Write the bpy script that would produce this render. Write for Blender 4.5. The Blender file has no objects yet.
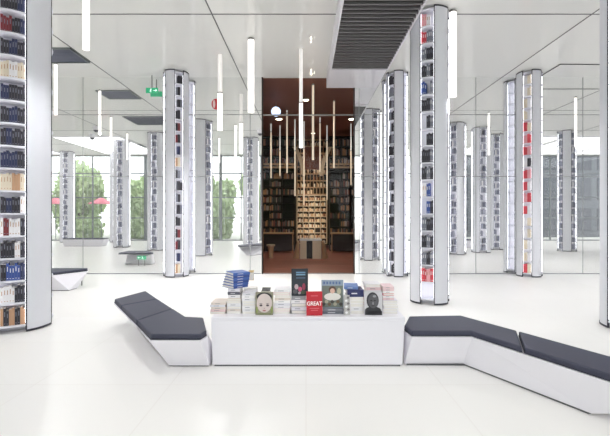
import bpy, bmesh, math, random
from mathutils import Vector, Matrix
random.seed(7)
sc = bpy.context.scene
COL = sc.collection
PI = math.pi
F = 407.0            # focal length in pixels of the 610 px wide frame
CH = 1.5             # camera height
HZ = 5.0             # ceiling height
WALL = 10.35         # mirror wall

# ------------------------------------------------------------------ camera, world, light
cam = bpy.data.cameras.new('camera'); camo = bpy.data.objects.new('camera', cam); COL.objects.link(camo)
camo.location = (0, 0, CH); camo.rotation_euler = (PI/2, 0, 0)
cam.sensor_width = 36; cam.lens = 36*F/610; cam.shift_x = -1/610; cam.shift_y = -3/610
cam.clip_start = .05; cam.clip_end = 200
sc.camera = camo
w = bpy.data.worlds.new('daylight'); sc.world = w; w.use_nodes = True
bgn = w.node_tree.nodes['Background']; bgn.inputs[0].default_value = (.985, .985, 1, 1); bgn.inputs[1].default_value = 2.7
sc.view_settings.view_transform = 'Standard'; sc.view_settings.look = 'None'
sc.view_settings.gamma = 1; sc.view_settings.use_curve_mapping = False
sc.view_settings.exposure = 0.19
cy = sc.cycles
cy.max_bounces = 14; cy.diffuse_bounces = 8; cy.glossy_bounces = 6; cy.transparent_max_bounces = 12
cy.sample_clamp_indirect = 6

def area(name, loc, rot, sx, sy, energy, color=(1, 1, 1), portal=False, spread=PI):
    l = bpy.data.lights.new(name, 'AREA'); l.shape = 'RECTANGLE'; l.size = sx; l.size_y = sy
    l.energy = energy; l.color = color; l.spread = spread
    if portal: l.cycles.is_portal = True
    o = bpy.data.objects.new(name, l); COL.objects.link(o); o.location = loc; o.rotation_euler = rot
    return o
# the street window front behind the camera lets the daylight in
area('daylight_portal', (0, -3.15, 2.5), (PI/2, 0, 0), 34, 5, 1, portal=True)

# ------------------------------------------------------------------ materials
def S(c):  # sRGB 0-255 -> linear
    return tuple(((v/255)/12.92 if v/255 <= .04045 else ((v/255+.055)/1.055)**2.4) for v in c) + (1,)
def mat(name, c, rough=.5, metal=0, spec=.5, noise=0, nscale=20, emit=None, es=0, bump=0, trans=0):
    m = bpy.data.materials.new(name); m.use_nodes = True
    nt = m.node_tree; b = nt.nodes['Principled BSDF']
    col = S(c)
    b.inputs['Base Color'].default_value = col
    b.inputs['Roughness'].default_value = rough; b.inputs['Metallic'].default_value = metal
    b.inputs['Specular IOR Level'].default_value = spec
    tc = nt.nodes.new('ShaderNodeTexCoord'); nz = nt.nodes.new('ShaderNodeTexNoise')
    nt.links.new(tc.outputs['Object'], nz.inputs['Vector']); nz.inputs['Scale'].default_value = nscale
    nz.inputs['Detail'].default_value = 4
    if noise:
        r = nt.nodes.new('ShaderNodeMix'); r.data_type = 'RGBA'
        r.inputs[6].default_value = tuple(max(0, v*(1-noise)) for v in col[:3])+(1,)
        r.inputs[7].default_value = tuple(min(1, v*(1+noise)) for v in col[:3])+(1,)
        nt.links.new(nz.outputs['Fac'], r.inputs[0]); nt.links.new(r.outputs[2], b.inputs['Base Color'])
    if bump:
        bp = nt.nodes.new('ShaderNodeBump'); bp.inputs['Strength'].default_value = bump
        bp.inputs['Distance'].default_value = .01
        nt.links.new(nz.outputs['Fac'], bp.inputs['Height']); nt.links.new(bp.outputs[0], b.inputs['Normal'])
    if emit:
        b.inputs['Emission Color'].default_value = S(emit); b.inputs['Emission Strength'].default_value = es
    if trans: b.inputs['Transmission Weight'].default_value = trans
    return m
def mirror_mat(name, tint, gl, rough=0.0, base=(235, 235, 232)):
    m = bpy.data.materials.new(name); m.use_nodes = True; nt = m.node_tree; nt.nodes.clear()
    out = nt.nodes.new('ShaderNodeOutputMaterial'); mx = nt.nodes.new('ShaderNodeMixShader')
    d = nt.nodes.new('ShaderNodeBsdfDiffuse'); g = nt.nodes.new('ShaderNodeBsdfGlossy')
    d.inputs[0].default_value = S(base); g.inputs[0].default_value = S(tint); g.inputs['Roughness'].default_value = rough
    mx.inputs[0].default_value = gl
    nt.links.new(d.outputs[0], mx.inputs[1]); nt.links.new(g.outputs[0], mx.inputs[2]); nt.links.new(mx.outputs[0], out.inputs[0])
    return m
def pane_mat(name, gl, tint=(250, 252, 252)):
    m = bpy.data.materials.new(name); m.use_nodes = True; nt = m.node_tree; nt.nodes.clear()
    out = nt.nodes.new('ShaderNodeOutputMaterial'); mx = nt.nodes.new('ShaderNodeMixShader')
    t = nt.nodes.new('ShaderNodeBsdfTransparent'); g = nt.nodes.new('ShaderNodeBsdfGlossy')
    t.inputs[0].default_value = S(tint); g.inputs['Roughness'].default_value = 0
    mx.inputs[0].default_value = gl
    nt.links.new(t.outputs[0], mx.inputs[1]); nt.links.new(g.outputs[0], mx.inputs[2]); nt.links.new(mx.outputs[0], out.inputs[0])
    return m
def wood_floor_mat():
    m = mat('red_brown_planks', (105, 60, 48), .45, spec=.2); nt = m.node_tree; b = nt.nodes['Principled BSDF']
    tc = nt.nodes.new('ShaderNodeTexCoord'); br = nt.nodes.new('ShaderNodeTexBrick')
    nt.links.new(tc.outputs['Object'], br.inputs['Vector'])
    br.inputs['Color1'].default_value = S((160, 98, 80)); br.inputs['Color2'].default_value = S((134, 80, 65)); br.inputs['Mortar'].default_value = S((50, 28, 22))
    br.inputs['Scale'].default_value = 1; br.inputs['Mortar Size'].default_value = .006
    br.inputs['Brick Width'].default_value = 1.4; br.inputs['Row Height'].default_value = .16
    nt.links.new(br.outputs['Color'], b.inputs['Base Color']); return m
def white_floor_mat():
    m = mat('white_polished_floor', (244, 242, 239), .3, spec=.4); nt = m.node_tree; b = nt.nodes['Principled BSDF']
    tc = nt.nodes.new('ShaderNodeTexCoord'); br = nt.nodes.new('ShaderNodeTexBrick')
    nt.links.new(tc.outputs['Object'], br.inputs['Vector']); br.offset = 0
    br.inputs['Color1'].default_value = S((246, 244, 241)); br.inputs['Color2'].default_value = S((243, 241, 237)); br.inputs['Mortar'].default_value = S((240, 237, 233))
    br.inputs['Scale'].default_value = 1; br.inputs['Mortar Size'].default_value = .006
    br.inputs['Brick Width'].default_value = 1.2; br.inputs['Row Height'].default_value = 1.2
    nt.links.new(br.outputs['Color'], b.inputs['Base Color']); return m
def ceiling_mat():
    return mirror_mat('satin_white_ceiling', (248, 248, 246), .11, .04, (240, 240, 237))

M = {
 'floor': white_floor_mat(), 'ceiling': ceiling_mat(),
 'mirror': mirror_mat('mirror_panel', (250, 251, 250), .90, 0, (244, 245, 244)),
 'door_glass': pane_mat('door_glass', .008), 'pane': pane_mat('window_glass', .05),
 'joint': mat('dark_joint', (92, 92, 94), .5), 'joint_pale': mat('pale_joint', (150, 152, 152), .4),
 'white': mat('white_lacquer', (236, 235, 241), .35, noise=.01), 'white2': mat('white_solid_surface', (238, 236, 242), .3, noise=.01),
 'panel': mat('white_column_panel', (226, 227, 233), .3, noise=.02, nscale=60),
 'edge': mat('dark_edge_trim', (52, 50, 62), .4),
 'shelf': mat('white_shelf', (232, 232, 240), .4),
 'led': mat('light_strip', (255, 255, 255), .4, emit=(250, 250, 255), es=2.6),
 'tube': mat('glowing_frosted_tube', (250, 248, 246), .3, emit=(255, 249, 244), es=1.1),
 'tube_dim': mat('dim_upper_tube', (238, 236, 234), .25, emit=(255, 250, 246), es=.35),
 'tube_warm': mat('dim_warm_tube', (226, 208, 190), .3, emit=(236, 214, 190), es=.55),
 'cap': mat('brushed_metal_cap', (150, 148, 146), .35, metal=.8),
 'cushion': mat('charcoal_navy_leatherette', (58, 60, 78), .55, noise=.06, nscale=90, bump=.15),
 'piping': mat('dark_piping', (40, 41, 56), .6),
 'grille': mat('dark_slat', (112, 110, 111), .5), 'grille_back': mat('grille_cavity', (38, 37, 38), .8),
 'vent': mat('slate_vent', (84, 88, 108), .5),
 'green': mat('exit_green', (30, 140, 96), .5, emit=(40, 170, 120), es=.5), 'sign_white': mat('sign_white', (240, 250, 245), .5, emit=(240, 255, 248), es=.8),
 'red': mat('red_disc', (188, 62, 68), .45, noise=.05),
 'steel': mat('grey_mullion', (120, 126, 128), .4, metal=.3),
 'darkwall': mat('black_brown_wall', (30, 22, 20), .6), 'browncei': mat('red_brown_ceiling', (138, 86, 72), .6, spec=.15, noise=.15, nscale=1.5),
 'darkshelf': mat('espresso_wood', (42, 28, 25), .5, noise=.15), 'tan': mat('tan_wood', (198, 158, 122), .5, noise=.08),
 'cream': mat('cream_laminate', (228, 206, 178), .5), 'woodfloor': wood_floor_mat(),
 'pages': mat('book_pages', (240, 236, 230), .8, noise=.02, nscale=200),
 'leaf': mat('leaf_green', (172, 192, 142), .6, noise=.35, nscale=3), 'bark': mat('bark', (90, 78, 66), .8, noise=.3),
 'ground': mat('pavement', (196, 196, 190), .8, noise=.05), 'pink': mat('pink_canvas', (222, 120, 136), .7),
 'concrete': mat('grey_concrete', (88, 92, 98), .7, noise=.08, nscale=2), 'darkglass': mat('dark_window_glass', (54, 60, 70), .15),
 'lum': mat('added_fill_diffuser', (250, 250, 248), .6, emit=(252, 252, 255), es=1.2),
 'warm': mat('warm_lamp', (255, 240, 215), .4, emit=(255, 236, 205), es=9), 'coollamp': mat('cool_lamp', (220, 230, 250), .4, emit=(205, 220, 250), es=1.6),
}
def cmat(c, rough=.5):
    k = 'c_%d_%d_%d' % tuple(c)
    if k not in M: M[k] = mat('paint_%02x%02x%02x' % tuple(c), c, rough, noise=.05, nscale=40)
    return M[k]

# ------------------------------------------------------------------ mesh helpers
class MB:
    def __init__(s): s.v = []; s.f = []; s.m = []; s.mats = []
    def mi(s, m):
        if m not in s.mats: s.mats.append(m)
        return s.mats.index(m)
    def add(s, vs, fs, m=None):
        n = len(s.v); s.v += [tuple(p) for p in vs]
        k = s.mi(m) if m else 0
        for f in fs: s.f.append(tuple(i+n for i in f)); s.m.append(k)
        return s
    def box(s, x0, x1, y0, y1, z0, z1, m=None, T=None):
        vs = [(x, y, z) for z in (z0, z1) for y in (y0, y1) for x in (x0, x1)]
        if T: vs = [T @ Vector(p) for p in vs]
        return s.add(vs, [(0, 2, 3, 1), (4, 5, 7, 6), (0, 1, 5, 4), (2, 6, 7, 3), (0, 4, 6, 2), (1, 3, 7, 5)], m)
    def loft(s, bot, top, z0, z1, m=None):
        n = len(bot)
        vs = [(p[0], p[1], z0) for p in bot]+[(p[0], p[1], z1) for p in top]
        fs = [tuple(range(n-1, -1, -1)), tuple(range(n, 2*n))]+[(i, (i+1) % n, n+(i+1) % n, n+i) for i in range(n)]
        return s.add(vs, fs, m)
    def cyl(s, cx, cy_, z0, z1, r0, r1=None, n=20, m=None):
        r1 = r0 if r1 is None else r1
        a = [(cx+r0*math.cos(2*PI*i/n), cy_+r0*math.sin(2*PI*i/n)) for i in range(n)]
        b = [(cx+r1*math.cos(2*PI*i/n), cy_+r1*math.sin(2*PI*i/n)) for i in range(n)]
        return s.loft(a, b, z0, z1, m)
    def mesh(s, name, m=None, smooth=False):
        me = bpy.data.meshes.new(name); me.from_pydata(s.v, [], s.f)
        if m: me.materials.append(m)
        else:
            for q in s.mats: me.materials.append(q)
            for p, k in zip(me.polygons, s.m): p.material_index = k
        if smooth:
            for p in me.polygons: p.use_smooth = True
        bm = bmesh.new(); bm.from_mesh(me); bmesh.ops.recalc_face_normals(bm, faces=bm.faces); bm.to_mesh(me); bm.free()
        me.update(); return me
    def build(s, name, m=None, parent=None, bevel=0, smooth=False, seg=2):
        o = bpy.data.objects.new(name, s.mesh(name, m, smooth)); COL.objects.link(o)
        if parent: o.parent = parent
        if bevel:
            b = o.modifiers.new('bevel', 'BEVEL'); b.width = bevel; b.segments = seg; b.limit_method = 'ANGLE'; b.angle_limit = .6
        return o
def tag(o, label=None, cat=None, group=None, kind=None):
    if label: o['label'] = label
    if cat: o['category'] = cat
    if group: o['group'] = group
    if kind: o['kind'] = kind
    return o
def empty(name, loc, rz=0):
    o = bpy.data.objects.new(name, None); COL.objects.link(o); o.location = loc; o.rotation_euler = (0, 0, rz)
    o.empty_display_size = .1
    return o
def struct(name, mb, m=None):
    return tag(mb.build(name, m), kind='structure')
def copy(o, parent=None):
    c = o.copy(); COL.objects.link(c)
    if parent: c.parent = parent
    return c
def G(px, py, z=0.0):   # a spot of the plan: point at height z seen at px, py
    D = (CH-z)*F/(py-215); return ((px-306)*D/F, D)

# ------------------------------------------------------------------ the setting
XL, XR, YB = -17.5, 19.0, -3.3
struct('floor', MB().box(XL, XR, YB, WALL+.06, -.1, 0), M['floor'])
struct('ceiling', MB().box(XL, XR, YB, WALL+.06, HZ, HZ+.1), M['ceiling'])
DX0, DX1 = -1.125, 1.24          # doorway in the mirror wall
mirr = MB().box(XL, DX0, WALL, WALL+.06, 0, HZ).box(DX1, XR, WALL, WALL+.06, 0, HZ)
struct('wall_back', mirr, M['mirror'])
struct('wall_left', MB().box(XL-.1, XL, YB, WALL+.06, 0, HZ), M['white'])
struct('wall_right', MB().box(XR, XR+.1, YB, WALL+.06, 0, HZ), M['white'])
tn = [0]
def trim(mb, m):
    tn[0] += 1; return struct('trim_%d' % tn[0], mb, m)
# fine joints of the mirror panels: two courses and the upright joints
for z in (4.05, 2.48):
    trim(MB().box(XL, DX0, WALL-.004, WALL, z-.008, z+.008), M['joint_pale'])
    trim(MB().box(DX1, XR, WALL-.004, WALL, z-.008, z+.008), M['joint_pale'])
for x in (-5.67, -3.0, -1.42, 1.35, 4.32, 7.04):
    trim(MB().box(x-.007, x+.007, WALL-.004, WALL, 0, HZ), M['joint_pale'])
trim(MB().box(XL, DX0-.02, WALL-.012, WALL, 0, .02), M['joint_pale'])
trim(MB().box(DX1+.02, XR, WALL-.012, WALL, 0, .02), M['joint_pale'])
# ceiling joints
for x in (-11.46, -8.18, -4.91, -1.637, 4.98, 8.25, 11.5):
    trim(MB().box(x-.011, x+.011, YB, WALL, HZ-.006, HZ), M['joint'])
trim(MB().box(1.93, 1.955, 3.0, WALL, HZ-.006, HZ), M['joint'])
for y in (7.09, 3.85, .6):
    trim(MB().box(XL, XR, y-.011, y+.011, HZ-.006, HZ), M['joint'])
trim(MB().box(5.88, 5.90, 9.43, WALL, HZ-.02, HZ-.006).box(5.88, 9.5, 9.42, 9.44, HZ-.02, HZ-.006), M['joint'])
# lowered soffit with the long grille
struct('ceiling_soffit', MB().box(.52, 1.80, 3.2, WALL, 4.73, HZ), M['white'])
gr = empty('ceiling_grille', (1.16, 6.4, 4.66))
tag(gr, 'long dark slatted air grille set in the lowered ceiling before the dark doorway', 'air grille')
gx0, gx1, gy0, gy1 = -.60, .60, -2.6, 2.45
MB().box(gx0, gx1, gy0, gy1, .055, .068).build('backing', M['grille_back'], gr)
MB().box(gx0-.03, gx0, gy0-.03, gy1+.03, 0, .069).box(gx1, gx1+.03, gy0-.03, gy1+.03, 0, .069).box(gx0, gx1, gy0-.03, gy0, 0, .069).box(gx0, gx1, gy1, gy1+.03, 0, .069).build('frame', M['white'], gr)
n = 38
sl0 = None
for i in range(n):
    y = gy0+(i+.5)*(gy1-gy0)/n
    if sl0 is None:
        sl0 = MB().box(gx0, gx1, -.017, .017, .004, .04).build('slat', M['grille'], gr)
        o = sl0
    else: o = copy(sl0, gr)
    o.location = (0, y, 0)
# smaller vents in the ceiling
def vent(x0, x1, y0, y1, label):
    t = empty('ceiling_vent', ((x0+x1)/2, (y0+y1)/2, HZ-.035)); tag(t, label, 'air vent', 'slate ceiling vents')
    a, b = (x1-x0)/2, (y1-y0)/2
    MB().box(-a, a, -b, -b+.03, 0, .034).box(-a, a, b-.03, b, 0, .034).box(-a, -a+.03, -b+.03, b-.03, 0, .034).box(a-.03, a, -b+.03, b-.03, 0, .034).build('frame', M['steel'], t)
    mb = MB()
    k = 9
    for i in range(k):
        y = -b+.05+(i+.5)*(2*b-.1)/k
        mb.box(-a+.03, a-.03, y-.03, y+.03, .008, .02)
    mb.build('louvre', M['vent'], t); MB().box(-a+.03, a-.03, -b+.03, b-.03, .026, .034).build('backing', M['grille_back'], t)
vent(-5.9, -4.93, 8.5, 9.3, 'slate louvred ceiling vent above the half-hidden bench by the left column')
vent(-6.5, -5.0, 5.0, 6.3, 'slate ceiling vent reflected left of the far slim column')
vent(-10.4, -8.2, -.2, .6, 'slate ceiling vent reflected deep in the left mirror')

# added luminous panels over the window side, to even out the hall light
lum = None
for i, x in enumerate((-15.3, -9.8, 9.95, 13.3, 16.5)):
    t = empty('added_light_panel', (x, 0.2, HZ-.05)); tag(t, 'added luminous ceiling panel on the window side, ' + ['first', 'second', 'third', 'fourth', 'fifth', 'sixth', 'seventh', 'eighth'][i] + ' from the left', 'added light panel', 'added luminous ceiling panels')
    MB().box(-1.5, 1.5, -2.6, 2.4, .012, .049).build('frame', M['white'], t)
    MB().box(-1.46, 1.46, -2.56, 2.36, 0, .011).build('diffuser', M['lum'], t)
# street front behind the camera, seen in the mirror
xs = [XL, -13.6, -11.4, -9.4, -7.4, -5.0, -2.6, 0, 2.6, 5.2, 7.8, 10.4, 13.0, 15.6, XR]
for i in range(len(xs)-1):
    a, b = xs[i], xs[i+1]
    fr = MB().box(a, a+.08, YB+.1, YB+.2, 0, HZ).box(b-.08, b, YB+.1, YB+.2, 0, HZ)
    for z in (0, 1.3, 2.5, 3.9, HZ-.08): fr.box(a+.08, b-.08, YB+.1, YB+.2, z, z+.06)
    c = (a+b)/2; fr.box(c-.03, c+.03, YB+.1, YB+.2, .06, HZ-.08)
    o = tag(fr.build('window_%d' % (i+1), M['steel']), kind='structure')
    MB().box(a+.08, b-.08, YB+.14, YB+.15, .08, HZ-.08).build('pane', M['pane'], o)
struct('ground', MB().box(-60, 60, -60, YB, -.3, -.12), M['ground'])
# trees, parasols and a grey building out in the street
def crown_mesh(seed, n=4200):
    r = random.Random(seed); mb = MB()
    blobs = [(r.uniform(-.9, .9), r.uniform(-.9, .9), r.uniform(-1.2, 1.4), r.uniform(.6, 1.0)) for _ in range(9)]
    for _ in range(n):
        b = r.choice(blobs); d = Vector((r.gauss(0, 1), r.gauss(0, 1), r.gauss(0, 1))).normalized()*b[3]*r.uniform(.6, 1)
        p = Vector(b[:3])+d
        u = Vector((r.gauss(0, 1), r.gauss(0, 1), r.gauss(0, 1))).normalized()*.16
        v = u.cross(Vector((r.gauss(0, 1), r.gauss(0, 1), r.gauss(0, 1)))).normalized()*.10
        mb.add([p-u, p+v, p+u, p-v], [(0, 1, 2, 3)])
    return mb.mesh('crown', M['leaf'])
def trunk_mesh():
    mb = MB().cyl(0, 0, 0, 1.8, .13, .08, 10)
    for a in range(4):
        T = Matrix.Translation((0, 0, 1.5)) @ Matrix.Rotation(a*PI/2, 4, 'Z') @ Matrix.Rotation(.6, 4, 'Y')
        mb.box(-.03, .03, -.03, .03, 0, 1.2, T=T)
    return mb.mesh('trunk', M['bark'])
tm = trunk_mesh()
tx = [-20.4, -18.0, -15.6, -13.2, -10.8, -8.4, -6.0, -3.6, -1.2, 1.2]
tw = ['at the far left'] + [q+' from the left' for q in ('second', 'third', 'fourth', 'fifth', 'sixth', 'seventh', 'eighth', 'ninth')] + ['at the far right']
for i, x in enumerate(tx):
    y = -7.4-(i % 2)*4.2
    t = empty('street_tree', (x, y, -.12), 0)
    tag(t, 'bushy green street tree beyond the windows, '+tw[i], 'tree', 'trees along the street')
    c = bpy.data.objects.new('crown', crown_mesh(i+3)); COL.objects.link(c); c.parent = t; c.location = (0, 0, 2.2); c.scale = (1.15, 1.0, 1.45)
    k = bpy.data.objects.new('trunk', tm); COL.objects.link(k); k.parent = t
for x, y in ((-12.6, -4.35), (-15.4, -4.35)):
    t = empty('street_parasol', (x, y, -.12)); tag(t, 'pink canvas parasol outside the %s' % ('left window front' if x > -14 else 'leftmost window'), 'parasol', 'parasols in the street')
    MB().cyl(0, 0, 0, 2.6, .025, n=10).build('pole', M['steel'], t)
    MB().cyl(0, 0, 2.3, 2.7, .8, .05, 8).build('canopy', M['pink'], t)
bd = empty('street_building', (17, -9, -.12)); tag(bd, 'dark grey concrete building across the street with dark window bands', 'building')
MB().box(-7.5, 9, -3, 0, 0, 7.0).build('wall', M['concrete'], bd)
for i in range(7):
    for j in range(3):
        x = -7+i*2.25; z = .5+j*2.2
        MB().box(x, x+1.8, 0, .05, z, z+1.6).build('window', M['darkglass'], bd)

# ------------------------------------------------------------------ bookshelf columns
def arc(R, a0, a1, n):
    return [(R*math.cos(a0+(a1-a0)*i/n), R*math.sin(a0+(a1-a0)*i/n)) for i in range(n+1)]
NA = math.radians(20); BASEZ = .10; PITCH = .285; NSH = 17
_cm = {}
def column_meshes(R):
    if R in _cm: return _cm[R]
    s = R*math.sin(NA); d = {}
    pts = arc(R, NA, PI/2-NA, 10)+[(s, s)]
    d['panel'] = MB().loft(pts, pts, .03, HZ-.03).mesh('panel', M['panel'])
    ed = MB(); Ro = R+.004
    for a in (NA, PI/2-NA):
        e = .015/R; lo = arc(Ro, a-e/2, a+e/2, 1); li = arc(R-.012, a-e/2, a+e/2, 1)
        q = [lo[0], lo[1], li[1], li[0]]; ed.loft(q, q, .03, HZ-.03)
    d['edge'] = ed.mesh('edge_trim', M['edge'])
    a = arc(R+.005, NA, PI/2-NA, 10); b = arc(R-.02, NA, PI/2-NA, 10)[::-1]
    rg = MB()
    for z0, z1 in ((0.005, .03), (HZ-.03, HZ-.005)):
        rg.loft(a+b, a+b, z0, z1)
    d['ring'] = rg.mesh('rim', M['edge'])
    t = .5*R
    d['core'] = MB().box(-t, t, -s+.002, s-.002, 0, HZ-.002).box(-s+.002, s-.002, -t, t, 0, HZ-.002).mesh('core', M['white'])
    pts = [(t+.002, -s+.004), (R*.95, -s+.004), (R*.99, 0), (R*.95, s-.004), (t+.002, s-.004)]
    d['shelf'] = MB().loft(pts, pts, -.022, 0).mesh('shelf', M['shelf'])
    allsh = MB()
    for k in range(NSH+1): allsh.loft(pts, pts, BASEZ+k*PITCH-.022, BASEZ+k*PITCH)
    d['shelves'] = allsh.mesh('shelf_rack', M['shelf'])
    ld = MB()
    for sg in (-1, 1):
        y0, y1 = sorted((sg*(s-.012), sg*(s-.001)))
        ld.box(R*.84, R*.935, y0, y1, .12, HZ-.12)
    d['led'] = ld.mesh('light_strip', M['led'])
    _cm[R] = d; return d
def link(me, name, parent, rz=0, loc=(0, 0, 0)):
    o = bpy.data.objects.new(name, me); COL.objects.link(o); o.parent = parent; o.rotation_euler = (0, 0, rz); o.location = loc
    return o
def column(x, y, R, phi, label, direct=False):
    """phi: turn of the facing niche, degrees to the right of the line to the camera"""
    rz = math.atan2(-y, -x)+math.radians(phi)
    d = column_meshes(R); t = empty('bookshelf_column', (x, y, 0), rz)
    tag(t, label, 'column', 'round bookshelf columns')
    link(d['core'], 'core', t)
    for k in range(4):
        a = k*PI/2
        p = link(d['panel'], 'curved_panel', t, a); link(d['edge'], 'edge_trim', p); link(d['ring'], 'rim', p)
        link(d['led'], 'light_strip', t, a)
        if direct and k == 0:
            for j in range(NSH+1): link(d['shelf'], 'shelf', t, a, (0, 0, BASEZ+j*PITCH))
        else: link(d['shelves'], 'shelf', t, a)
    return t, rz
NAVY, DARK, GREY, CREAM, WHITE, MAROON, BLUE, TAN, RED, PINK = (44, 50, 84), (48, 46, 54), (122, 124, 136), (226, 214, 194), (238, 236, 238), (120, 44, 52), (58, 82, 150), (190, 150, 118), (206, 70, 82), (232, 168, 176)
CN = {NAVY: 'navy', DARK: 'black', GREY: 'grey', CREAM: 'cream', WHITE: 'white', MAROON: 'maroon', BLUE: 'blue', TAN: 'tan', RED: 'red', PINK: 'pink'}
ORD = ['lowest', 'second', 'third', 'fourth', 'fifth', 'sixth', 'seventh', 'eighth', 'ninth', 'tenth', 'eleventh', 'twelfth', 'thirteenth', 'fourteenth', 'fifteenth', 'sixteenth', 'seventeenth']
def spine_mesh(w_, dp, h, c):
    mb = MB(); m = cmat(c)
    mb.box(dp*-.5, dp*.5, -w_/2, w_/2, 0, h, m)                     # cover block
    mb.box(dp*-.5+.002, dp*.5-.004, -w_/2+.002, w_/2-.002, h, h+.001, M['pages'])
    lc = GREY if c in (NAVY, DARK, MAROON) else WHITE if c in (GREY, BLUE, RED) else TAN
    mb.box(dp*.5, dp*.5+.0006, -w_/2*.3, w_/2*.3, h*.52, h*.80, cmat(lc))      # title line on the spine
    mb.box(dp*.5, dp*.5+.0006, -w_/2*.5, w_/2*.5, h*.10, h*.14, cmat(lc))
    return mb.mesh('book')
_bk = {}
rest = {}
def shelf_books(x, y, rz, R, niche, rows, where, individual, rng, nper):
    """upright books on every shelf of one niche. rows: one entry per shelf, a list of colours along it"""
    s = R*math.sin(NA)-.008
    wb = 2*s/nper; a = rz+niche*PI/2
    for j in range(NSH):
        if j >= len(rows): row = rows[j % len(rows)]
        else: row = rows[j]
        if row is None: continue
        z = BASEZ+j*PITCH+.0005
        for i in range(nper):
            c = row[int(i*len(row)/nper)]
            if c is None: continue
            h = rng.choice((.19, .205, .22)); dp = .34*R
            rad = R*(.5+.02)+dp/2+.012
            off = -s+(i+.5)*wb
            px_ = x+math.cos(a)*rad-math.sin(a)*off; py_ = y+math.sin(a)*rad+math.cos(a)*off
            if individual and 306+px_*F/py_ < 0: continue      # outside the photograph
            if individual:
                k = (R, nper, h, c)
                if k not in _bk: _bk[k] = spine_mesh(wb*.94, dp, h, c)
                o = bpy.data.objects.new('book', _bk[k]); COL.objects.link(o)
                o.location = (px_, py_, z); o.rotation_euler = (0, 0, a)
                tag(o, '%s book on %s shelf up of the %s' % (CN[c], ORD[j], where), 'book', 'books on the %s' % where)
            else:
                T = Matrix.Translation((px_, py_, z)) @ Matrix.Rotation(a, 4, 'Z')
                rest.setdefault((x, y), MB()).box(-dp/2, dp/2, -wb*.47, wb*.47, 0, h, cmat(c), T=T)
# left column: rows read off from the floor up
L = column(-3.94, 5.5, .45, -4, 'large bookshelf column cut by the left photo edge', True)
rowsL = [[TAN, DARK, TAN, DARK, TAN], [WHITE, WHITE, WHITE, DARK, DARK], [DARK, BLUE, BLUE, NAVY], [DARK, DARK, DARK, WHITE, DARK], [WHITE, MAROON, WHITE, WHITE, DARK], [DARK, NAVY, DARK, WHITE],
         [CREAM, CREAM, TAN, CREAM], [NAVY, NAVY, DARK], [DARK, NAVY, DARK, DARK], [DARK, NAVY, DARK], [NAVY, DARK, DARK], [CREAM, WHITE, CREAM], [DARK, NAVY, DARK], [MAROON, MAROON, DARK, NAVY], [DARK, DARK, NAVY], None, None]
rg = random.Random(3)
shelf_books(-3.94, 5.5, L[1], .45, 0, rowsL, 'large left column', True, rg, 10)
A = column(2.15, 7.08, .33, -7, 'tall bookshelf column', True)
A[0]['label'] = 'tall bookshelf column standing right behind the right bench'
rowsA = [None, [RED, PINK, RED], [GREY, DARK, GREY], [DARK, GREY, DARK], [GREY, DARK, DARK], [None, BLUE, DARK], [WHITE, BLUE, None], [DARK, GREY, DARK], [DARK, DARK, GREY], [None, DARK, DARK], [None, DARK, GREY], [DARK, DARK, GREY], [BLUE, None, GREY], [DARK, GREY, DARK], [GREY, DARK, DARK], [RED, GREY, GREY], [PINK, WHITE, None]]
shelf_books(2.15, 7.08, A[1], .33, 0, rowsA, 'tall right column behind the bench', True, rg, 7)
B = column(2.25, 10.05, .26, -36, 'bookshelf column against the mirror right of the dark doorway', True)
rowsB = [[None, DARK], [GREY, DARK], [DARK, GREY], [GREY, GREY], [DARK, DARK], [DARK, GREY]]
shelf_books(2.25, 10.05, B[1], .26, 0, rowsB, 'column right of the dark doorway', False, rg, 4)
C_ = column(-3.2, 10.03, .30, 14, 'slim bookshelf column against the mirror left of the doorway', True)
rowsC = [[TAN, CREAM, None], [None, NAVY, None], [MAROON, DARK, None], [DARK, MAROON, None], [DARK, DARK, None], [None, DARK, GREY], [GREY, DARK, None], [None, DARK, DARK], [DARK, GREY, None]]
shelf_books(-3.2, 10.03, C_[1], .30, 0, rowsC, 'slim column left of the doorway', False, rg, 3)
E = column(5.5, 10.03, .29, -9, 'bookshelf column against the right mirror with red and white books', True)
rowsE = [[RED, CREAM], [CREAM, WHITE], [CREAM, WHITE], [WHITE, CREAM], [WHITE, CREAM], [RED, WHITE], [PINK, RED], [RED, WHITE], [RED, PINK], [WHITE, DARK], [RED, PINK], [PINK, RED]]
shelf_books(5.5, 10.03, E[1], .29, 0, rowsE, 'column with red books by the right mirror', False, rg, 4)
R_ = column(4.45, 5.4, .45, 60, 'bookshelf column cut by the right edge of the photo', True)
shelf_books(4.45, 5.4, R_[1], .45, 0, rowsB, 'right edge column', False, rg, 6)
far = [(-5.9, -1.1, 190, 'bookshelf column reflected just right of the slim column'), (-6.4, 3.3, 175, 'bookshelf column reflected just left of the slim column'),
       (-2.5, 2.2, 170, 'bookshelf column reflected against the left frame of the doorway'), (-8.6, 1.7, 200, 'bookshelf column reflected in the middle of the left mirror'),
       (-13.2, -1.8, 190, 'bookshelf column reflected nearest the large left column'), (5.75, 5.1, 185, 'bookshelf column reflected right of the tall right column'),
       (7.05, 4.3, 180, 'bookshelf column reflected second right of the tall right column'), (8.3, 2.9, 190, 'bookshelf column reflected third right of the tall right column'),
       (9.4, 1.6, 180, 'bookshelf column reflected left of the column with red books'), (10.9, 3.7, 225, 'glowing column reflected right of the column with red books'),
       (-10.5, -1.9, 180, 'bookshelf column reflected before the left windows')]
SL, BS = (150, 152, 168), (104, 108, 128)
dk = [[SL, BS, SL], [BS, None, SL], [None, SL, BS], [BS, SL, None], [SL, WHITE, BS]]
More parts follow.
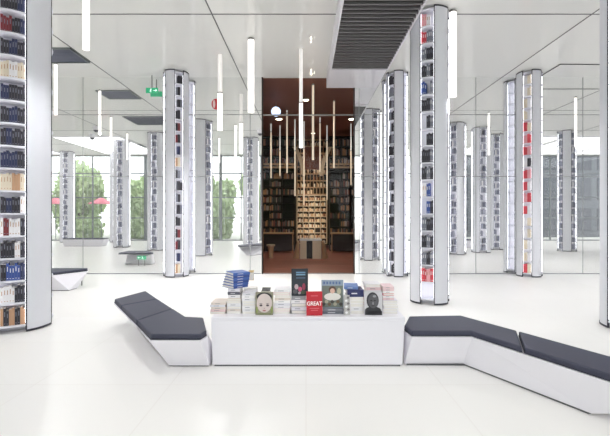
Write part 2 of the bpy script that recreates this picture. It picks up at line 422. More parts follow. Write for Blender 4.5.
for x, y, ph, lb in far:
    # these turn a niche to the mirror wall
    aim = math.atan2(2*WALL-y, -x); t, rz = column(x, y, .36, 0, lb)
    rz = aim+math.radians(rg.choice((-14, -6, 8, 16)) if ph != 225 else 45); t.rotation_euler[2] = rz
    shelf_books(x, y, rz, .36, 0, dk, '', False, rg, 4)
    if ph == 225: shelf_books(x, y, rz, .36, 3, dk, '', False, rg, 4)
# the sides of the near columns that turn to the mirror
for (x, y, rz, R) in ((-3.94, 5.5, L[1], .45), (2.15, 7.08, A[1], .33), (4.45, 5.4, R_[1], .45)):
    for nch in (1, 2, 3): shelf_books(x, y, rz, R, nch, dk, '', False, rg, 4)
for (x, y), mb in rest.items():
    lb = [o['label'] for o in bpy.data.objects if o.name.startswith('bookshelf_column') and o.type == 'EMPTY' and abs(o.location.x-x)+abs(o.location.y-y) < .01][0]
    tag(mb.build('book_rows'), 'books on the shelves of the '+lb.replace('bookshelf ', '', 1), 'books', 'far book rows', kind='stuff')

# ------------------------------------------------------------------ benches and table
def bench(label, bottom, top, pads, ztop=.38, zb=.325, grp='white benches with dark cushions'):
    cx = sum(p[0] for p in top)/len(top); cy_ = sum(p[1] for p in top)/len(top)
    t = empty('bench', (cx, cy_, 0)); tag(t, label, 'bench', grp)
    sh = lambda P: [(p[0]-cx, p[1]-cy_) for p in P]
    MB().loft(sh(bottom), sh(top), .012, zb).build('base', M['white2'], t, bevel=.006)
    MB().loft(sh(shrink(bottom, .02)), sh(shrink(bottom, .02)), 0, .012).build('plinth', M['joint'], t)
    for p in pads:
        c = MB().loft(sh(shrink(p, .006)), sh(shrink(p, .006)), zb+.002, ztop).build('cushion', M['cushion'], t, bevel=.014, seg=3)
        q = shrink(p, .002); MB().loft(sh(q), sh(q), zb+.004, zb+.012).build('piping', M['piping'], c)
    return t
def shrink(P, d):
    cx = sum(p[0] for p in P)/len(P); cy_ = sum(p[1] for p in P)/len(P)
    out = []
    for x, y in P:
        l = math.hypot(x-cx, y-cy_); out.append((x-(x-cx)/l*d, y-(y-cy_)/l*d))
    return out
bench('white bench with charcoal cushions bending away left of the book table',
      [(-2.25, 5.42), (-1.35, 4.02), (-.955, 4.02), (-.955, 4.38), (-1.24, 4.40), (-1.98, 5.72)],
      [(-2.57, 5.42), (-1.465, 3.81), (-.985, 3.81), (-.955, 3.95), (-1.12, 4.47), (-1.33, 4.51), (-2.365, 6.04)],
      [[(-2.56, 5.43), (-2.29, 5.04), (-1.985, 5.45), (-2.375, 6.03)],
       [(-2.29, 5.04), (-1.80, 4.325), (-1.60, 4.89), (-1.985, 5.45)],
       [(-1.80, 4.325), (-1.46, 3.82), (-.99, 3.82), (-.962, 3.95), (-1.12, 4.46), (-1.33, 4.50), (-1.60, 4.89)]])
bench('white bench with charcoal cushions running off the right edge beside the book table',
      [(.985, 4.07), (1.577, 4.07), (2.136, 3.05), (2.50, 3.15), (1.70, 4.45), (1.06, 4.45)],
      [(.99, 4.15), (1.015, 3.92), (1.595, 3.92), (2.36, 2.40), (2.75, 2.60), (1.735, 4.56), (1.14, 4.52)],
      [[(.995, 4.14), (1.018, 3.93), (1.60, 3.93), (1.84, 3.455), (2.05, 3.95), (1.73, 4.555), (1.14, 4.515)],
       [(1.845, 3.445), (2.355, 2.42), (2.735, 2.61), (2.055, 3.94)]])
bl = bench('half-hidden white bench with a dark cushion behind the large left column',
      [(-5.5, 8.05), (-4.68, 8.05), (-4.68, 8.35), (-5.5, 8.35)],
      [(-5.6, 7.9), (-4.95, 7.9), (-4.56, 8.5), (-4.60, 8.62), (-5.6, 8.62)],
      [[(-5.58, 7.91), (-4.96, 7.91), (-4.57, 8.5), (-4.61, 8.61), (-5.58, 8.61)]])
bench('white bench with a dark cushion reflected right of the tall right column', [(6.2, 1.5), (8.0, 1.5), (8.0, 2.0), (6.2, 2.0)], [(6.1, 1.4), (8.1, 1.4), (8.1, 2.0), (6.1, 2.0)], [[(6.12, 1.42), (8.08, 1.42), (8.08, 1.98), (6.12, 1.98)]])
bench('white bench with a dark cushion reflected below the left windows', [(-11.6, .7), (-9.8, .7), (-9.8, 1.2), (-11.6, 1.2)], [(-11.7, .6), (-9.7, .6), (-9.7, 1.2), (-11.7, 1.2)], [[(-11.68, .62), (-9.72, .62), (-9.72, 1.18), (-11.68, 1.18)]])
TZ = .4925
tb = empty('display_table', (.02, 4.32, 0)); tag(tb, 'long white boxy display table with book stacks between the two benches', 'table')
sx = -.02; sy = -4.32
bot = [(-.928, 4.035), (.955, 4.035), (.955, 4.60), (-.928, 4.60)]; top = [(-.938, 4.02), (.978, 4.02), (.978, 4.62), (-.938, 4.62)]
mv = lambda P: [(a+sx, b+sy) for a, b in P]
MB().loft(mv(bot), mv(top), .014, TZ-.03).build('body', M['white2'], tb, bevel=.006)
MB().loft(mv(top), mv(top), TZ-.029, TZ).build('tabletop', M['white2'], tb, bevel=.006)
MB().loft(mv(shrink(bot, .02)), mv(shrink(bot, .02)), 0, .014).build('plinth', M['joint'], tb)

# ------------------------------------------------------------------ books on the table
def U(px, D=4.14): return (px-306)*D/F
def Z(py, D=4.14): return CH-(py-215)*D/F
def lying(px0, px1, z, th, D, rz=0, cover=WHITE, depth=.24, label='', group='', pages=True, w_=None, loc=None, spine=False):
    wd = w_ or (px1-px0)*D/F
    x = (U(px0, D)+U(px1, D))/2 if loc is None else loc[0]
    y = (D+depth/2) if loc is None else loc[1]
    t = empty('book', (x, y, z), rz); tag(t, label, 'book', group)
    a, b = wd/2, depth/2; k = min(.003, th*.16)
    c = MB().box(-a, a, -b, b, 0, k).box(-a, a, -b, b, th-k, th)
    if spine: c.box(-a, a, -b, -b+.003, k, th-k)
    else: c.box(-a, -a+.003, -b, b, k, th-k)
    c.build('cover', cmat(cover), t)
    MB().box(-a+.004, a-.004, -b+.005, b-.004, k, th-k).build('pages', M['pages'], t)
    if spine:
        lc = GREY if cover in (WHITE, CREAM) or sum(cover) > 560 else WHITE
        MB().box(-a*.5, a*.2, -b-.0006, -b, th*.42, th*.58).build('title', cmat(lc), t)
    return t
def stack(px0, px1, y0, y1, nb, D, covers, where, grp, jit=.05, depth=.22, spine_prob=.6, z0=None):
    zb = TZ+.0005 if z0 is None else z0
    zt = zb+(y0-y1)*D/F; th = (zt-zb)/nb
    for i in range(nb):
        cv = covers[i % len(covers)]
        dx = rg.uniform(-.5, .5)
        pos = ['bottom', 'second from bottom', 'third from bottom', 'fourth from bottom', 'fifth from bottom', 'sixth from bottom', 'seventh from bottom', 'eighth from bottom', 'ninth from bottom'][i] if i < nb-1 else 'topmost'
        lying(px0+dx, px1+dx, zb+i*th, th-.0006, D, rg.uniform(-jit, jit), cv, depth, '%s book lying %s of the %s' % (CNX(cv), pos, where), grp, spine=rg.random() < spine_prob)
    return zt
def CNX(c):
    if c in CN: return CN[c]
    r, g, b = c
    if max(c)-min(c) < 14: return 'white' if r > 225 else 'pale grey' if r > 180 else 'grey' if r > 100 else 'charcoal'
    if r > g+25 and r > b+25: return 'pale pink' if g > 150 else 'red'
    if b > r+15: return 'pale blue' if r > 150 else 'blue'
    return 'beige'
W1, W2, W3, BG, PK, LG = (238, 236, 238), (228, 226, 232), (246, 244, 244), (226, 214, 204), (234, 206, 208), (196, 196, 202)
stack(210.5, 225.5, 313, 301.5, 5, 4.14, [BG, PK, BG, W2, BG], 'low stack at the table left end', 'books on the display table', .03)
z = stack(227, 241, 313, 297.5, 6, 4.14, [W1, BG, W2, W1], 'second stack from the left', 'books on the display table', .02)
z = stack(227.5, 240, 297.5, 288, 3, 4.16, [W1, (96, 96, 108), W2], 'dark-edged group atop the second stack', 'books on the display table', .02, z0=z)
for i in range(6):      # fan of blue books, each turned a little further
    th = 2.6*4.2/F
    a = .82-i*.05
    lying(0, 0, z+i*th, th-.0005, 4.16, a, BLUE if i % 2 == 0 else (70, 104, 176), .20, 'blue-covered book turned askew, %s of the fanned pile' % ['lowest', 'second', 'third', 'fourth', 'fifth', 'topmost'][i], 'fanned blue books', w_=.185, loc=(U(234.5, 4.24)+.006*i, 4.27), spine=True)
z = stack(242, 255, 313, 292, 8, 4.14, [W3, W1, W3, W2], 'glossy white stack left of the pale face', 'books on the display table', .02)
# upright and leaning books with their covers to the viewer
def upright(px0, px1, ytop, ybot, D, th, cover, label, lean=.0, rz=0.0, z=None):
    wd = (px1-px0)*D/F; h = (ybot-ytop)*D/F/math.cos(lean)
    t = empty('book', ((U(px0, D)+U(px1, D))/2, D, TZ+.001 if z is None else z)); t.rotation_euler = (-lean, 0, rz)
    tag(t, label, 'book', 'books shown face out on the table')
    a = wd/2
    MB().box(-a, a, 0, .0025, 0, h).box(-a, a, th-.0025, th, 0, h).box(-a, -a+.0025, .0025, th-.0025, 0, h).build('cover', cmat(cover, .3), t)
    MB().box(-a+.003, a-.003, .0025, th-.0025, .003, h-.003).build('pages', M['pages'], t)
    return t, wd, h
def ell(mb, cx, cz, rx, rz, y=-.0006, n=20, m=None):
    vs = [(cx+rx*math.cos(2*PI*i/n), y, cz+rz*math.sin(2*PI*i/n)) for i in range(n)]
    vs += [(v[0], y+.0006, v[2]) for v in vs]
    mb.add(vs, [tuple(range(n)), tuple(range(2*n-1, n-1, -1))]+[(i, (i+1) % n, n+(i+1) % n, n+i) for i in range(n)], m)
def rect(mb, x0, x1, z0, z1, y=-.0006, m=None): mb.box(x0, x1, y, y+.0005, z0, z1, m)
def text(s, size, m, parent, loc, name='title', sxx=1, bold=0.0):
    cu = bpy.data.curves.new('t', 'FONT'); cu.body = s; cu.size = size; cu.align_x = 'CENTER'; cu.align_y = 'CENTER'; cu.extrude = .0004; cu.offset = bold
    o = bpy.data.objects.new('t', cu); COL.objects.link(o)
    me = bpy.data.meshes.new_from_object(o.evaluated_get(bpy.context.evaluated_depsgraph_get()))
    bpy.data.objects.remove(o); me.name = name; me.materials.clear(); me.materials.append(m)
    q = bpy.data.objects.new(name, me); COL.objects.link(q); q.parent = parent; q.location = loc; q.rotation_euler = (PI/2, 0, 0); q.scale = (sxx, 1, 1)
    return q
# pale face
t, wd, h = upright(255.5, 273, 291.5, 314, 4.10, .03, (150, 146, 126), 'upright book with a pale painted face under black hair on its cover', .04)
m_ = MB()
ell(m_, 0, h*.80, wd*.44, h*.19, -.0006, m=cmat((52, 50, 52)))
ell(m_, 0, h*.52, wd*.44, h*.42, -.0012, m=cmat((214, 200, 196)))
for sg in (-1, 1):
    ell(m_, sg*wd*.19, h*.42, wd*.085, h*.045, -.0018, m=cmat((90, 78, 84)))
    ell(m_, sg*wd*.19, h*.50, wd*.09, h*.012, -.0018, m=cmat((120, 104, 100)))
    ell(m_, sg*wd*.42, h*.22, wd*.07, h*.16, -.0018, m=cmat((140, 150, 92)))
ell(m_, 0, h*.29, wd*.03, h*.02, -.0018, m=cmat((180, 150, 146)))
ell(m_, 0, h*.19, wd*.10, h*.03, -.0018, m=cmat((176, 110, 116)))
rect(m_, -wd*.4, wd*.4, h*.02, h*.07, -.0018, m=cmat((120, 128, 84)))
m_.build('cover_picture', None, t)
# black book behind it on a low white pile
z = stack(258, 272, 313, 296, 6, 4.20, [W1, W2], 'pile hidden behind the pale face cover', 'books on the display table', .02)
lying(261, 269.5, z, .045, 4.22, .05, (34, 32, 36), .2, 'thick black book lying behind the pale face cover', 'books on the display table')
lying(247.5, 253, TZ+.30-.0, .09, 4.40, .1, (190, 160, 90), .16, 'small ochre book on the white pile behind the blue fan', 'books on the display table')
z = stack(243.5, 256, 313-4.2, 288.5, 8, 4.375, [W1, W3], 'pile behind the glossy white stack', 'books on the display table', .01, depth=.2)
z = stack(274, 290, 313, 288.5, 9, 4.14, [W3, PK, W1, W2, W3, BG], 'white stack left of the dark cover', 'books on the display table', .03)
z = stack(291.5, 306, 313, 295.5, 5, 4.14, [(150, 150, 156), W2, (140, 140, 148), W1], 'stack under the dark standing cover', 'books on the display table', .03, spine_prob=.2)
t, wd, h = upright(291.5, 308, 268.5, 295.3, 4.18, .02, (34, 38, 46), 'upright dark book with blue lettering standing on the middle stack', .03, .05, z=z+.001)
m_ = MB()
rect(m_, -wd*.46, wd*.46, h*.04, h*.97, m=cmat((44, 50, 60)))
for k, c in ((.86, (110, 150, 178)), (.78, (120, 160, 186)), (.66, (76, 98, 120))):
    rect(m_, -wd*.22, wd*.34, h*(k-.025), h*(k+.025), -.0012, m=cmat(c))
for (u, v, a, b, c) in ((-.2, .33, .12, .10, (186, 168, 172)), (.02, .24, .12, .09, (200, 90, 120)), (.25, .33, .10, .13, (150, 60, 84)), (-.28, .15, .14, .08, (92, 92, 98)), (.22, .12, .16, .07, (70, 82, 66)), (-.02, .10, .09, .05, (170, 160, 164))):
    ell(m_, wd*u, h*v, wd*a, h*b, -.0012, m=cmat(c))
m_.build('cover_picture', None, t)
t, wd, h = upright(306.5, 322.5, 290.5, 314, 4.075, .028, (192, 34, 50), 'upright red book with large white lettering GREAT on its cover', .10, .05)
text('GREAT', h*.24, cmat((250, 244, 244)), t, (0, -.0006, h*.49), sxx=.86, bold=.0012)
rr = MB()
for k, ww in ((.82, .22), (.30, .30), (.22, .22)): rect(rr, -wd*ww, wd*ww, h*(k-.012), h*(k+.012), m=cmat((222, 120, 128)))
rr.build('cover_print', None, t)
z = stack(323, 344, 313, 307.5, 2, 4.14, [(104, 108, 118), (128, 130, 138)], 'pair under the woman cover', 'books on the display table', .02, spine_prob=1)
t, wd, h = upright(321.5, 343.5, 280, 307.3, 4.17, .025, (150, 164, 182), 'upright book with a woman in white on a blue-grey cover', .06, z=z+.001)
m_ = MB()
rect(m_, -wd*.47, wd*.47, h*.02, h*.80, m=cmat((116, 124, 116)))
for i in range(6): rect(m_, -wd*.42+i*wd*.14, -wd*.42+i*wd*.14+wd*.09, h*.85, h*.95, -.0012, m=cmat((96, 116, 156)))
ell(m_, 0, h*.66, wd*.17, h*.12, -.0012, m=cmat((98, 72, 62)))
ell(m_, 0, h*.61, wd*.11, h*.095, -.0018, m=cmat((222, 184, 166)))
ell(m_, 0, h*.40, wd*.38, h*.14, -.0018, m=cmat((232, 228, 222)))
ell(m_, wd*.3, h*.60, wd*.09, h*.12, -.0012, m=cmat((190, 186, 158)))
for i in range(7): ell(m_, -wd*.4+i*wd*.13, h*(.22 if i % 2 else .13), wd*.08, h*.06, -.0024, m=cmat([(70, 66, 62), (176, 170, 150), (112, 92, 72)][i % 3]))
m_.build('cover_picture', None, t)
t, wd, h = upright(344.5, 350.5, 294, 313.5, 4.10, .02, (188, 186, 184), 'narrow grey and white patterned book leaning beside the woman cover', .08, .35)
m_ = MB()
for i in range(6): ell(m_, wd*(.2 if i % 2 else -.15), h*(.12+.15*i), wd*.24, h*.06, m=cmat((120, 116, 116) if i % 2 else (240, 240, 240)))
m_.build('cover_picture', None, t)
z = stack(350.5, 364, 313, 296, 5, 4.14, [W3, W1, W2, W3], 'stack left of the dark portrait', 'books on the display table', .02, spine_prob=.4)
lying(347, 363.5, z, 7*4.14/F, 4.14, .03, (44, 48, 96), .22, 'thick navy book lying on the white stack left of the portrait', 'books on the display table', spine=True)
lying(345, 359, z+7*4.14/F+.0005, .030, 4.17, -.08, (110, 136, 190), .22, 'blue and white book lying on the thick navy book', 'books on the display table', spine=True)
t, wd, h = upright(364.5, 382.5, 290.5, 314, 4.085, .03, (206, 204, 208), 'upright book with a black and white portrait of a bald man', .06, -.03)
m_ = MB()
ell(m_, -wd*.02, h*.20, wd*.45, h*.17, m=cmat((44, 44, 50)))
rect(m_, -wd*.47, wd*.47, h*.01, h*.18, m=cmat((44, 44, 50)))
ell(m_, -wd*.04, h*.62, wd*.34, h*.35, -.0012, m=cmat((50, 50, 55)))
ell(m_, -wd*.02, h*.60, wd*.28, h*.30, -.0018, m=cmat((84, 83, 88)))
for sg in (-1, 1): ell(m_, -wd*.02+sg*wd*.1, h*.62, wd*.06, h*.025, -.0024, m=cmat((34, 34, 38)))
ell(m_, -wd*.02, h*.5, wd*.04, h*.07, -.0024, m=cmat((140, 138, 144))); ell(m_, -wd*.02, h*.40, wd*.09, h*.018, -.0024, m=cmat((44, 40, 44)))
ell(m_, wd*.06, h*.80, wd*.10, h*.05, -.0024, m=cmat((150, 150, 156)))
m_.build('cover_picture', None, t)
z = stack(383.5, 398, 313, 299.5, 5, 4.14, [W3, W2, W1], 'lower half of the end stack', 'books on the display table', .02, spine_prob=.4)
z = stack(383, 394, 299.5, 286, 6, 4.16, [PK, W1, (206, 96, 104), W3, PK], 'pink upper half of the end stack', 'books on the display table', .05, z0=z, depth=.2)
z = stack(366, 381, 313, 285, 9, 4.22, [W1, PK, W2, PK], 'pink pile behind the man portrait', 'books on the display table', .03, depth=.22)

# ------------------------------------------------------------------ pendant lamps
_pd = {}
def pendant(x, y, ztop, length, label, upper=0.0, r=.035, grp='tube pendant lamps', e=0):
    t = empty('pendant_lamp', (x, y, ztop)); tag(t, label, 'lamp', grp)
    k = (round(length, 3), round(upper, 3), r)
    MB().cyl(0, 0, -upper-length, -upper-.045, r, n=20).build('tube', M['tube_warm' if 'dark room' in grp else 'tube'], t, smooth=False)
    MB().cyl(0, 0, -upper-.045, -upper-.02, r+.004, n=20).build('ring', M['cap'], t)
    if upper: MB().cyl(0, 0, -upper-.02, -.001, r*.9, n=20).build('upper_tube', M['tube_dim'], t)
    else: MB().cyl(0, 0, -.02, -.001, r*.7, n=16).build('ceiling_cap', M['cap'], t)
    if e:   # added spot below the tube, brightens floor and tabletop from above
        l = bpy.data.lights.new('added_down_spot', 'SPOT'); l.energy = e; l.color = (.985, .985, 1); l.spot_size = math.radians(165); l.spot_blend = 1; l.shadow_soft_size = r*.9
        lo = bpy.data.objects.new('added_down_spot', l); COL.objects.link(lo); lo.parent = t; lo.location = (0, 0, -upper-length-.03)
    return t
def at_ceiling(px, D): return ((px-306)*D/F, D)
x, y = at_ceiling(251, 8.05); pendant(x, y, HZ, 1.47, 'glowing tube pendant just left of the doorway with a ring near its top', r=.062, e=140)
x, y = at_ceiling(453, 6.95); pendant(x, y, HZ, 1.48, 'glowing tube pendant right of the tall right column', r=.058, e=140)
x, y = at_ceiling(86, 5.02); pendant(x, y, HZ, 1.46, 'thick nearest tube pendant reaching down from the frame top, above the left bench', r=.04, e=60)
x, y = at_ceiling(301, 8.6); pendant(x, y, HZ, .98, 'slim tube pendant hanging before the middle of the doorway, longest of all', upper=1.1, r=.04, e=140)  # dim upper length stands in for the tube's ceiling reflection
x, y = at_ceiling(220, 8.9); pendant(x, y, HZ, .85, 'slim tube pendant beside the red disc', upper=.80, r=.055, e=140)  # upper sleeve imitates the tube mirrored in the ceiling
pendant(7.95, 8.7, HZ, 1.47, 'glowing tube pendant reflected near the right edge', e=140)
pendant(-5.75, 9.35, HZ, 1.2, 'glowing tube pendant reflected right of the slate vent', e=140)
pendant(-6.9, 6.3, HZ, 1.3, 'short glowing tube pendant reflected in the left mirror', e=140)
pendant(6.2, 6.9, HZ, 1.47, 'glowing tube pendant reflected at the right of the tall column', e=140)
for x, y, s_ in ((-1.2, 3.5, 'over the left end of the table'), (1.3, 3.3, 'over the right end of the table'), (3.6, 2.6, 'over the right bench'), (-3.9, 2.4, 'left of the viewer'), (-7.6, 3.4, 'far left of the viewer'),
                 (7.4, 1.2, 'far right of the viewer'), (-5.2, -.4, 'behind the viewer on the left'), (0, .2, 'above the viewer'), (5.4, -.8, 'behind the viewer on the right')):
    pendant(x, y, HZ, 1.15, 'added out-of-frame tube pendant '+s_, e=34)  # added out of view as top light for table and floor

# ------------------------------------------------------------------ signs, disc, small ceiling things
def exit_sign(x, y, z, w_, h, label, ry=0):
    t = empty('exit_sign', (x, y, z), ry); tag(t, label, 'sign', 'green exit signs')
    MB().box(-w_/2, w_/2, -.012, .012, -h/2, h/2).build('plate', M['green'], t)
    m_ = MB(); yy = -.0135; k = h
    ell(m_, -.05*k*3, .27*k, .07*k, .08*k, yy)
    def bar(x0, z0, x1, z1, wd):
        dx, dz = x1-x0, z1-z0; l = math.hypot(dx, dz); nx, nz = -dz/l*wd/2, dx/l*wd/2
        P = [(x0+nx, z0+nz), (x1+nx, z1+nz), (x1-nx, z1-nz), (x0-nx, z0-nz)]
        vs = [(a*k, yy, b*k) for a, b in P]+[(a*k, yy+.001, b*k) for a, b in P]
        m_.add(vs, [(0, 1, 2, 3), (7, 6, 5, 4), (0, 4, 5, 1), (1, 5, 6, 2), (2, 6, 7, 3), (3, 7, 4, 0)])
    for b in ((-.17, .15, -.28, -.08, .1), (-.28, -.08, -.12, -.2, .07), (-.12, -.2, -.2, -.36, .07), (-.28, -.08, -.42, -.22, .07), (-.17, .12, -.02, .02, .05), (-.17, .12, -.36, .08, .05)): bar(*b)
    bar(.30, 0, .95, 0, .09); bar(.95, 0, .72, .2, .09); bar(.95, 0, .72, -.2, .09)
    m_.build('symbol', M['sign_white'], t)
    return t
exit_sign(-3.86, 10.2, 4.62, .30, .13, 'green exit sign with running figure high beside the slim column')
exit_sign(-4.86, 8.66, .24, .26, .11, 'low green exit sign behind the half-hidden bench', PI)
sg_ = bpy.data.objects['exit_sign.001']; MB().box(-.10, -.08, -.006, .006, -.24, -.056).box(.08, .10, -.006, .006, -.24, -.056).build('stand', M['cap'], sg_)
MB_ = MB(); MB_.box(-.012, .012, -.004, .004, 0, .33)
o = MB_.build('hanger', M['cap'], bpy.data.objects['exit_sign']); o.location = (0, 0, .065)
o.scale = (1, 1, (HZ-4.685)/.33)
# red disc laid on the mirror in place of a reflected one
t = empty('reflected_disc', ((216-306)*10.33/F, WALL-.004, CH+111*10.33/F)); tag(t, 'red disc high on the mirror beside the slim pendant, standing in for a reflection', 'sign')
m_ = MB(); ell(m_, 0, 0, .115, .135, -.016, 32); m_.build('plate', M['red'], t)
m_ = MB(); ell(m_, -.05, 0, .03, .105, -.018, 20); m_.build('pale_mark', cmat((226, 206, 204)), t)
def spot(x, y, z, r, m, label, grp='recessed spot lamps', e=0, col=(1, .85, .65)):
    t = empty('ceiling_spot', (x, y, z-.03)); tag(t, label, 'lamp', grp)
    MB().cyl(0, 0, 0, .029, r, r, 20).build('housing', M['cap'], t); MB().cyl(0, 0, -.006, 0, r*.8, r*.8, 20).build('diffuser', m, t)
    if e:
        l = bpy.data.lights.new('spot_light', 'SPOT'); l.energy = e; l.color = col; l.shadow_soft_size = .06; l.spot_size = math.radians(150); l.spot_blend = 1
        lo = bpy.data.objects.new('spot_light', l); COL.objects.link(lo); lo.parent = t; lo.location = (0, 0, -.09)
    return t
# dome cameras
for (x, y, lb) in ((-9.3, 3.0, 'small dark dome camera reflected under the left ceiling, lower one'), (-8.3, 4.6, 'small dark dome camera reflected under the left ceiling, upper one'), (-1.9, 3.9, 'small dark dome camera reflected left of the doorway')):
    t = empty('dome_camera', (x, y, HZ-.2)); tag(t, lb, 'camera', 'dome cameras')
    MB().cyl(0, 0, .05, .199, .10, .13, 20).build('mount', M['white'], t); MB().cyl(0, 0, -.02, .05, .05, .1, 20).build('dome', M['edge'], t)
# small black cross-shaped fitting on the tall column panel
# ------------------------------------------------------------------ dark room beyond the doorway
DY = WALL+.06
trim(MB().box(DX0, DX0+.03, WALL-.02, DY, 0, HZ).box(DX1-.03, DX1, WALL-.02, DY, 0, HZ), M['darkshelf'])
trim(MB().box(DX0+.03, DX1-.03, WALL, WALL+.05, 4.03, 4.06), M['cap'])
trim(MB().box(DX0+.03, DX1-.03, WALL, WALL+.05, 0, .02), M['cap'])
gp = MB().box(DX0+.03, DX1-.03, WALL+.02, WALL+.03, .02, 4.03).box(DX0+.03, DX1-.03, WALL+.02, WALL+.03, 4.06, HZ)
tag(gp.build('door_1', M['door_glass']), kind='structure')
RX0, RX1, RYE = -3.2, 3.4, 20.5
struct('floor_inner', MB().box(RX0, RX1, DY, RYE, -.1, 0), M['woodfloor'])
struct('ceiling_inner', MB().box(RX0, RX1, DY, RYE, HZ, HZ+.1), M['browncei'])
struct('wall_inner', MB().box(RX0-.1, RX0, DY, RYE, 0, HZ).box(RX1, RX1+.1, DY, RYE, 0, HZ).box(RX0, RX1, RYE, RYE+.1, 0, HZ).box(RX0, DX0, DY, DY+.05, 0, HZ).box(DX1, RX1, DY, DY+.05, 0, HZ), M['darkwall'])
bookstuff = MB()
def bookcase(x0, x1, y, z0, z1, rows, cols, label, m, dep=.35, cols_rgb=None, fill=.8, bh=.75):
    t = empty('bookcase', ((x0+x1)/2, y, z0)); tag(t, label, 'bookcase', 'bookcases in the dark room')
    a = (x1-x0)/2; h = z1-z0
    fr = MB().box(-a, -a+.03, 0, dep, 0, h).box(a-.03, a, 0, dep, 0, h).box(-a+.03, a-.03, 0, dep-.02, h-.03, h)
    fr.build('frame', m, t); MB().box(-a+.03, a-.03, dep-.02, dep, 0, h).build('back', M['darkshelf'], t)
    p = (h-.03)/rows
    me = MB().box(-a+.03, a-.03, 0, dep-.02, 0, .03).mesh('shelf', m)
    cw = (2*a-.06)/cols
    for k in range(rows): link(me, 'shelf', t, 0, (0, 0, k*p))
    dv = MB().box(-.012, .012, 0.005, dep-.02, .03, h-.03).mesh('divider', m)
    for c in range(1, cols): link(dv, 'divider', t, 0, (-a+.03+c*cw, 0, 0))
    for k in range(rows):
        for c in range(cols):
            if rg.random() > fill: continue
            xx = x0+.03+c*cw+.02; end = x0+.03+(c+1)*cw-.02; 
            while xx < end-.03:
                wb = rg.uniform(.03, .06)
                if xx+wb > end: break
                bookstuff.box(xx, xx+wb*.93, y+.03, y+.2, z0+k*p+.031, z0+k*p+.03+(p-.03)*rg.uniform(bh-.15, bh+.1), cmat(rg.choice(cols_rgb)))
                xx += wb
    return t
dkc = [(150, 90, 80), (110, 100, 104), (200, 150, 110), (80, 60, 66), (60, 70, 60), (190, 170, 160)]
ltc = [(250, 226, 196), (240, 214, 180), (222, 180, 140), (250, 240, 226), (150, 90, 66)]
bookcase(-2.1, -.45, 17.0, 0, 3.35, 10, 3, 'dark bookcase on the left beyond the doorway', M['darkshelf'], cols_rgb=dkc, fill=.75)
bookcase(.98, 2.35, 17.0, 0, 3.35, 10, 3, 'dark bookcase on the right beyond the doorway', M['darkshelf'], cols_rgb=dkc, fill=.7)
bookcase(-2.1, -.45, 17.0, 3.55, 4.8, 3, 3, 'upper dark bookcase on the left above the tan beam', M['darkshelf'], cols_rgb=dkc, fill=.5)
bookcase(.98, 2.35, 17.0, 3.55, 4.8, 3, 3, 'upper dark bookcase on the right above the tan beam', M['darkshelf'], cols_rgb=dkc, fill=.5)
bookcase(-.42, .95, 18.2, .2, 2.4, 9, 5, 'tall lit cream bookcase at the end of the dark room, lower half', M['cream'], cols_rgb=ltc, fill=.95, bh=.6)
bookcase(-.42, .95, 18.2, 2.42, 4.9, 8, 9, 'tall lit cream bookcase at the end of the dark room, upper half', M['tan'], cols_rgb=ltc, fill=.55, bh=.6)
tag(bookstuff.build('book_rows'), 'rows of books filling the bookcases of the dark room', 'books', kind='stuff')
def beam(x0, x1, y, z, label):
    t = empty('balcony_rail', ((x0+x1)/2, y, z)); tag(t, label, 'rail', 'balcony rails'); a = (x1-x0)/2
    MB().box(-a, a, 0, .12, 0, .06).build('lower_rail', M['tan'], t); MB().box(-a, a, 0, .12, .13, .19).build('upper_rail', M['tan'], t)
    pm = MB().box(-.02, .02, .03, .09, .06, .13).mesh('post', M['tan'])
    for k in range(5): link(pm, 'post', t, 0, (-a+.1+k*(2*a-.2)/4, 0, 0))
beam(-1.9, -.45, 16.6, 3.42, 'tan balcony rail on the left beyond the doorway')
beam(.98, 2.15, 16.6, 3.42, 'tan balcony rail on the right beyond the doorway')
def counter(x0, x1, y, label):
    t = empty('book_counter', ((x0+x1)/2, y, 0)); tag(t, label, 'counter', 'counters along the dark walls'); a = (x1-x0)/2
    MB().box(-a, a, 0, .5, .74, .79).build('top', M['tan'], t)
    MB().box(-a+.05, a-.05, .1, .48, .06, .74).build('cabinet', M['darkshelf'], t)
    for sg in (-1, 1): MB().box(sg*(a-.03)-.02, sg*(a-.03)+.02, .02, .06, 0, .74).build('leg', M['tan'], t)
counter(-1.75, -.5, 16.2, 'low tan-topped counter on the left beyond the doorway')
counter(1.0, 2.0, 16.2, 'low tan-topped counter on the right beyond the doorway')
# central display: two cream blocks, dark gap, white top with books and curved side wings
cd = empty('display_counter', (.16, 13.9, 0)); tag(cd, 'cream display counter with a dark gap standing in the middle of the dark room', 'counter')
MB().box(-.36, -.14, 0, .5, 0, .62).build('left_block', M['cream'], cd)
MB().box(.06, .36, 0, .5, 0, .62).build('right_block', M['cream'], cd)
MB().box(-.14, .06, .12, .5, 0, .62).build('recess', M['darkwall'], cd)
MB().box(-.38, .38, -.02, .52, .621, .66).build('top', M['white'], cd)
for sg in (-1, 1):
    P = [(sg*.40, 0), (sg*.52, .05), (sg*.62, .3), (sg*.62, .55), (sg*.40, .55)]
    Q = [(sg*.40, 0), (sg*.44, .02), (sg*.48, .3), (sg*.48, .55), (sg*.40, .55)]
    if sg < 0: P, Q = P[::-1], Q[::-1]
    MB().loft(P, Q, 0, .58).build('curved_wing', M['tan'], cd)
for i in range(5):
    lying(0, 0, .6615, .05, 14, rg.uniform(-.3, .3), [W1, LG, CREAM, (120, 110, 120), W3][i], .12, 'book lying on the cream display counter, %s from the left' % ['first', 'second', 'third', 'fourth', 'fifth'][i], 'books on the cream counter', w_=.1, loc=(-.12+i*.14, 14.1))
st = empty('side_stool', (-1.23, 14.2, 0)); tag(st, 'pale round-topped stool near the left frame of the doorway', 'stool')
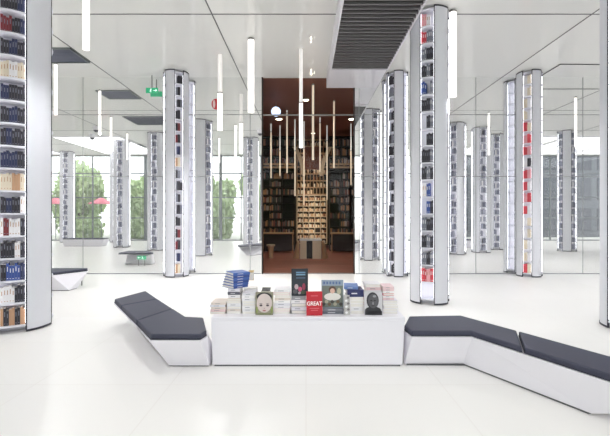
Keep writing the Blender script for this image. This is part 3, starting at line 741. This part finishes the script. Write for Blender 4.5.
MB().cyl(0, 0, .42, .47, .15, .15, 20).build('seat', M['cream'], st); MB().cyl(0, 0, 0, .42, .07, .11, 14).build('stem', M['tan'], st)
# arched ribs that fan out around the central bookcase
def rib(x0, x1, label):
    t = empty('arch_rib', (0, 16.4, 0)); tag(t, label, 'arch rib', 'curved tan ribs'); mb = MB(); n = 10
    pts = [(x1+(x0-x1)*(k/n)**1.8, 3.1+1.15*k/n) for k in range(n+1)]
    for k in range(n):
        (a, z0), (b, z1) = pts[k], pts[k+1]
        vs = [(a-.06, 0, z0), (a+.06, 0, z0), (b+.10, 0, z1), (b-.10, 0, z1)]; vs += [(v[0], .2, v[2]) for v in vs]
        mb.add(vs, [(0, 1, 2, 3), (7, 6, 5, 4), (0, 4, 5, 1), (1, 5, 6, 2), (2, 6, 7, 3), (3, 7, 4, 0)])
    mb.build('rib', M['cream'], t)
rib(-.45, -.10, 'curved tan rib left of the lit bookcase'); rib(.98, .62, 'curved tan rib right of the lit bookcase')
struct('trim_%d' % 90, MB().box(-.06, .58, 16.45, 16.6, 3.35, 4.25), M['browncei'])
ip = [(313, 80, 160, 10.85), (334, 100, 168, 12.4), (287, 112, 173, 13.6), (271, 131, 178, 15.6), (327, 140, 200, 15.9), (320, 122, 172, 14.6), (304, 148, 205, 15.2), (295, 150, 196, 14.9), (351, 150, 185, 15.6), (280, 150, 176, 15.9)]
nm = ['before the doorway centre, tallest', 'right of the centre', 'left of the centre', 'near the left frame', 'low beside the right rail', 'just right of the centre', 'in front of the lit bookcase', 'left of the lit bookcase', 'near the right frame', 'low over the left rail']
for (px, yt, yb, D), s_ in zip(ip, nm):
    zt = min(HZ, CH+(215-yt)*D/F); zb = CH+(215-yb)*D/F
    pendant((px-306)*D/F, D, HZ, zt-zb, 'slim tube pendant in the dark room, %s' % s_, upper=max(0.0, HZ-zt), r=.026 if D > 12 else .03, grp='tube pendants in the dark room')
spot(-.98, 14.75, HZ, .14, M['warm'], 'bright warm ceiling spot at the upper left of the dark room', e=90)
spot(1.66, 14.75, HZ, .14, M['warm'], 'bright warm ceiling spot at the upper right of the dark room', e=90)
t = empty('globe_lamp', (-.93, 12.6, HZ-.30)); tag(t, 'pale blue-white globe lamp under the dark room ceiling', 'lamp')
g = MB(); n = 16
for k in range(8):
    a0, a1 = -PI/2+PI*k/8, -PI/2+PI*(k+1)/8
    g.cyl(0, 0, .15*math.sin(a0), .15*math.sin(a1), .15*max(.02, math.cos(a0)), .15*max(.02, math.cos(a1)), n)
g.build('globe', M['coollamp'], t); MB().cyl(0, 0, .15, .299, .012, n=8).build('stem', M['cap'], t)
for (x, y, s_) in ((.3, 17.3, 'before the lit bookcase'), (0, 12.3, 'nearest the doorway, added as fill')):
    spot(x, y, HZ, .10, M['warm'], 'warm ceiling spot %s' % s_, e=60 if y > 15 else 140)  # the doorway spot is an added fill for the inner room
for z in (1.0, 2.4):
    l = bpy.data.lights.new('shelf_light', 'POINT'); l.energy = 16; l.color = (1, .86, .68); l.shadow_soft_size = .1
    lo = bpy.data.objects.new('shelf_light', l); COL.objects.link(lo); lo.location = (.27, 17.4, z)
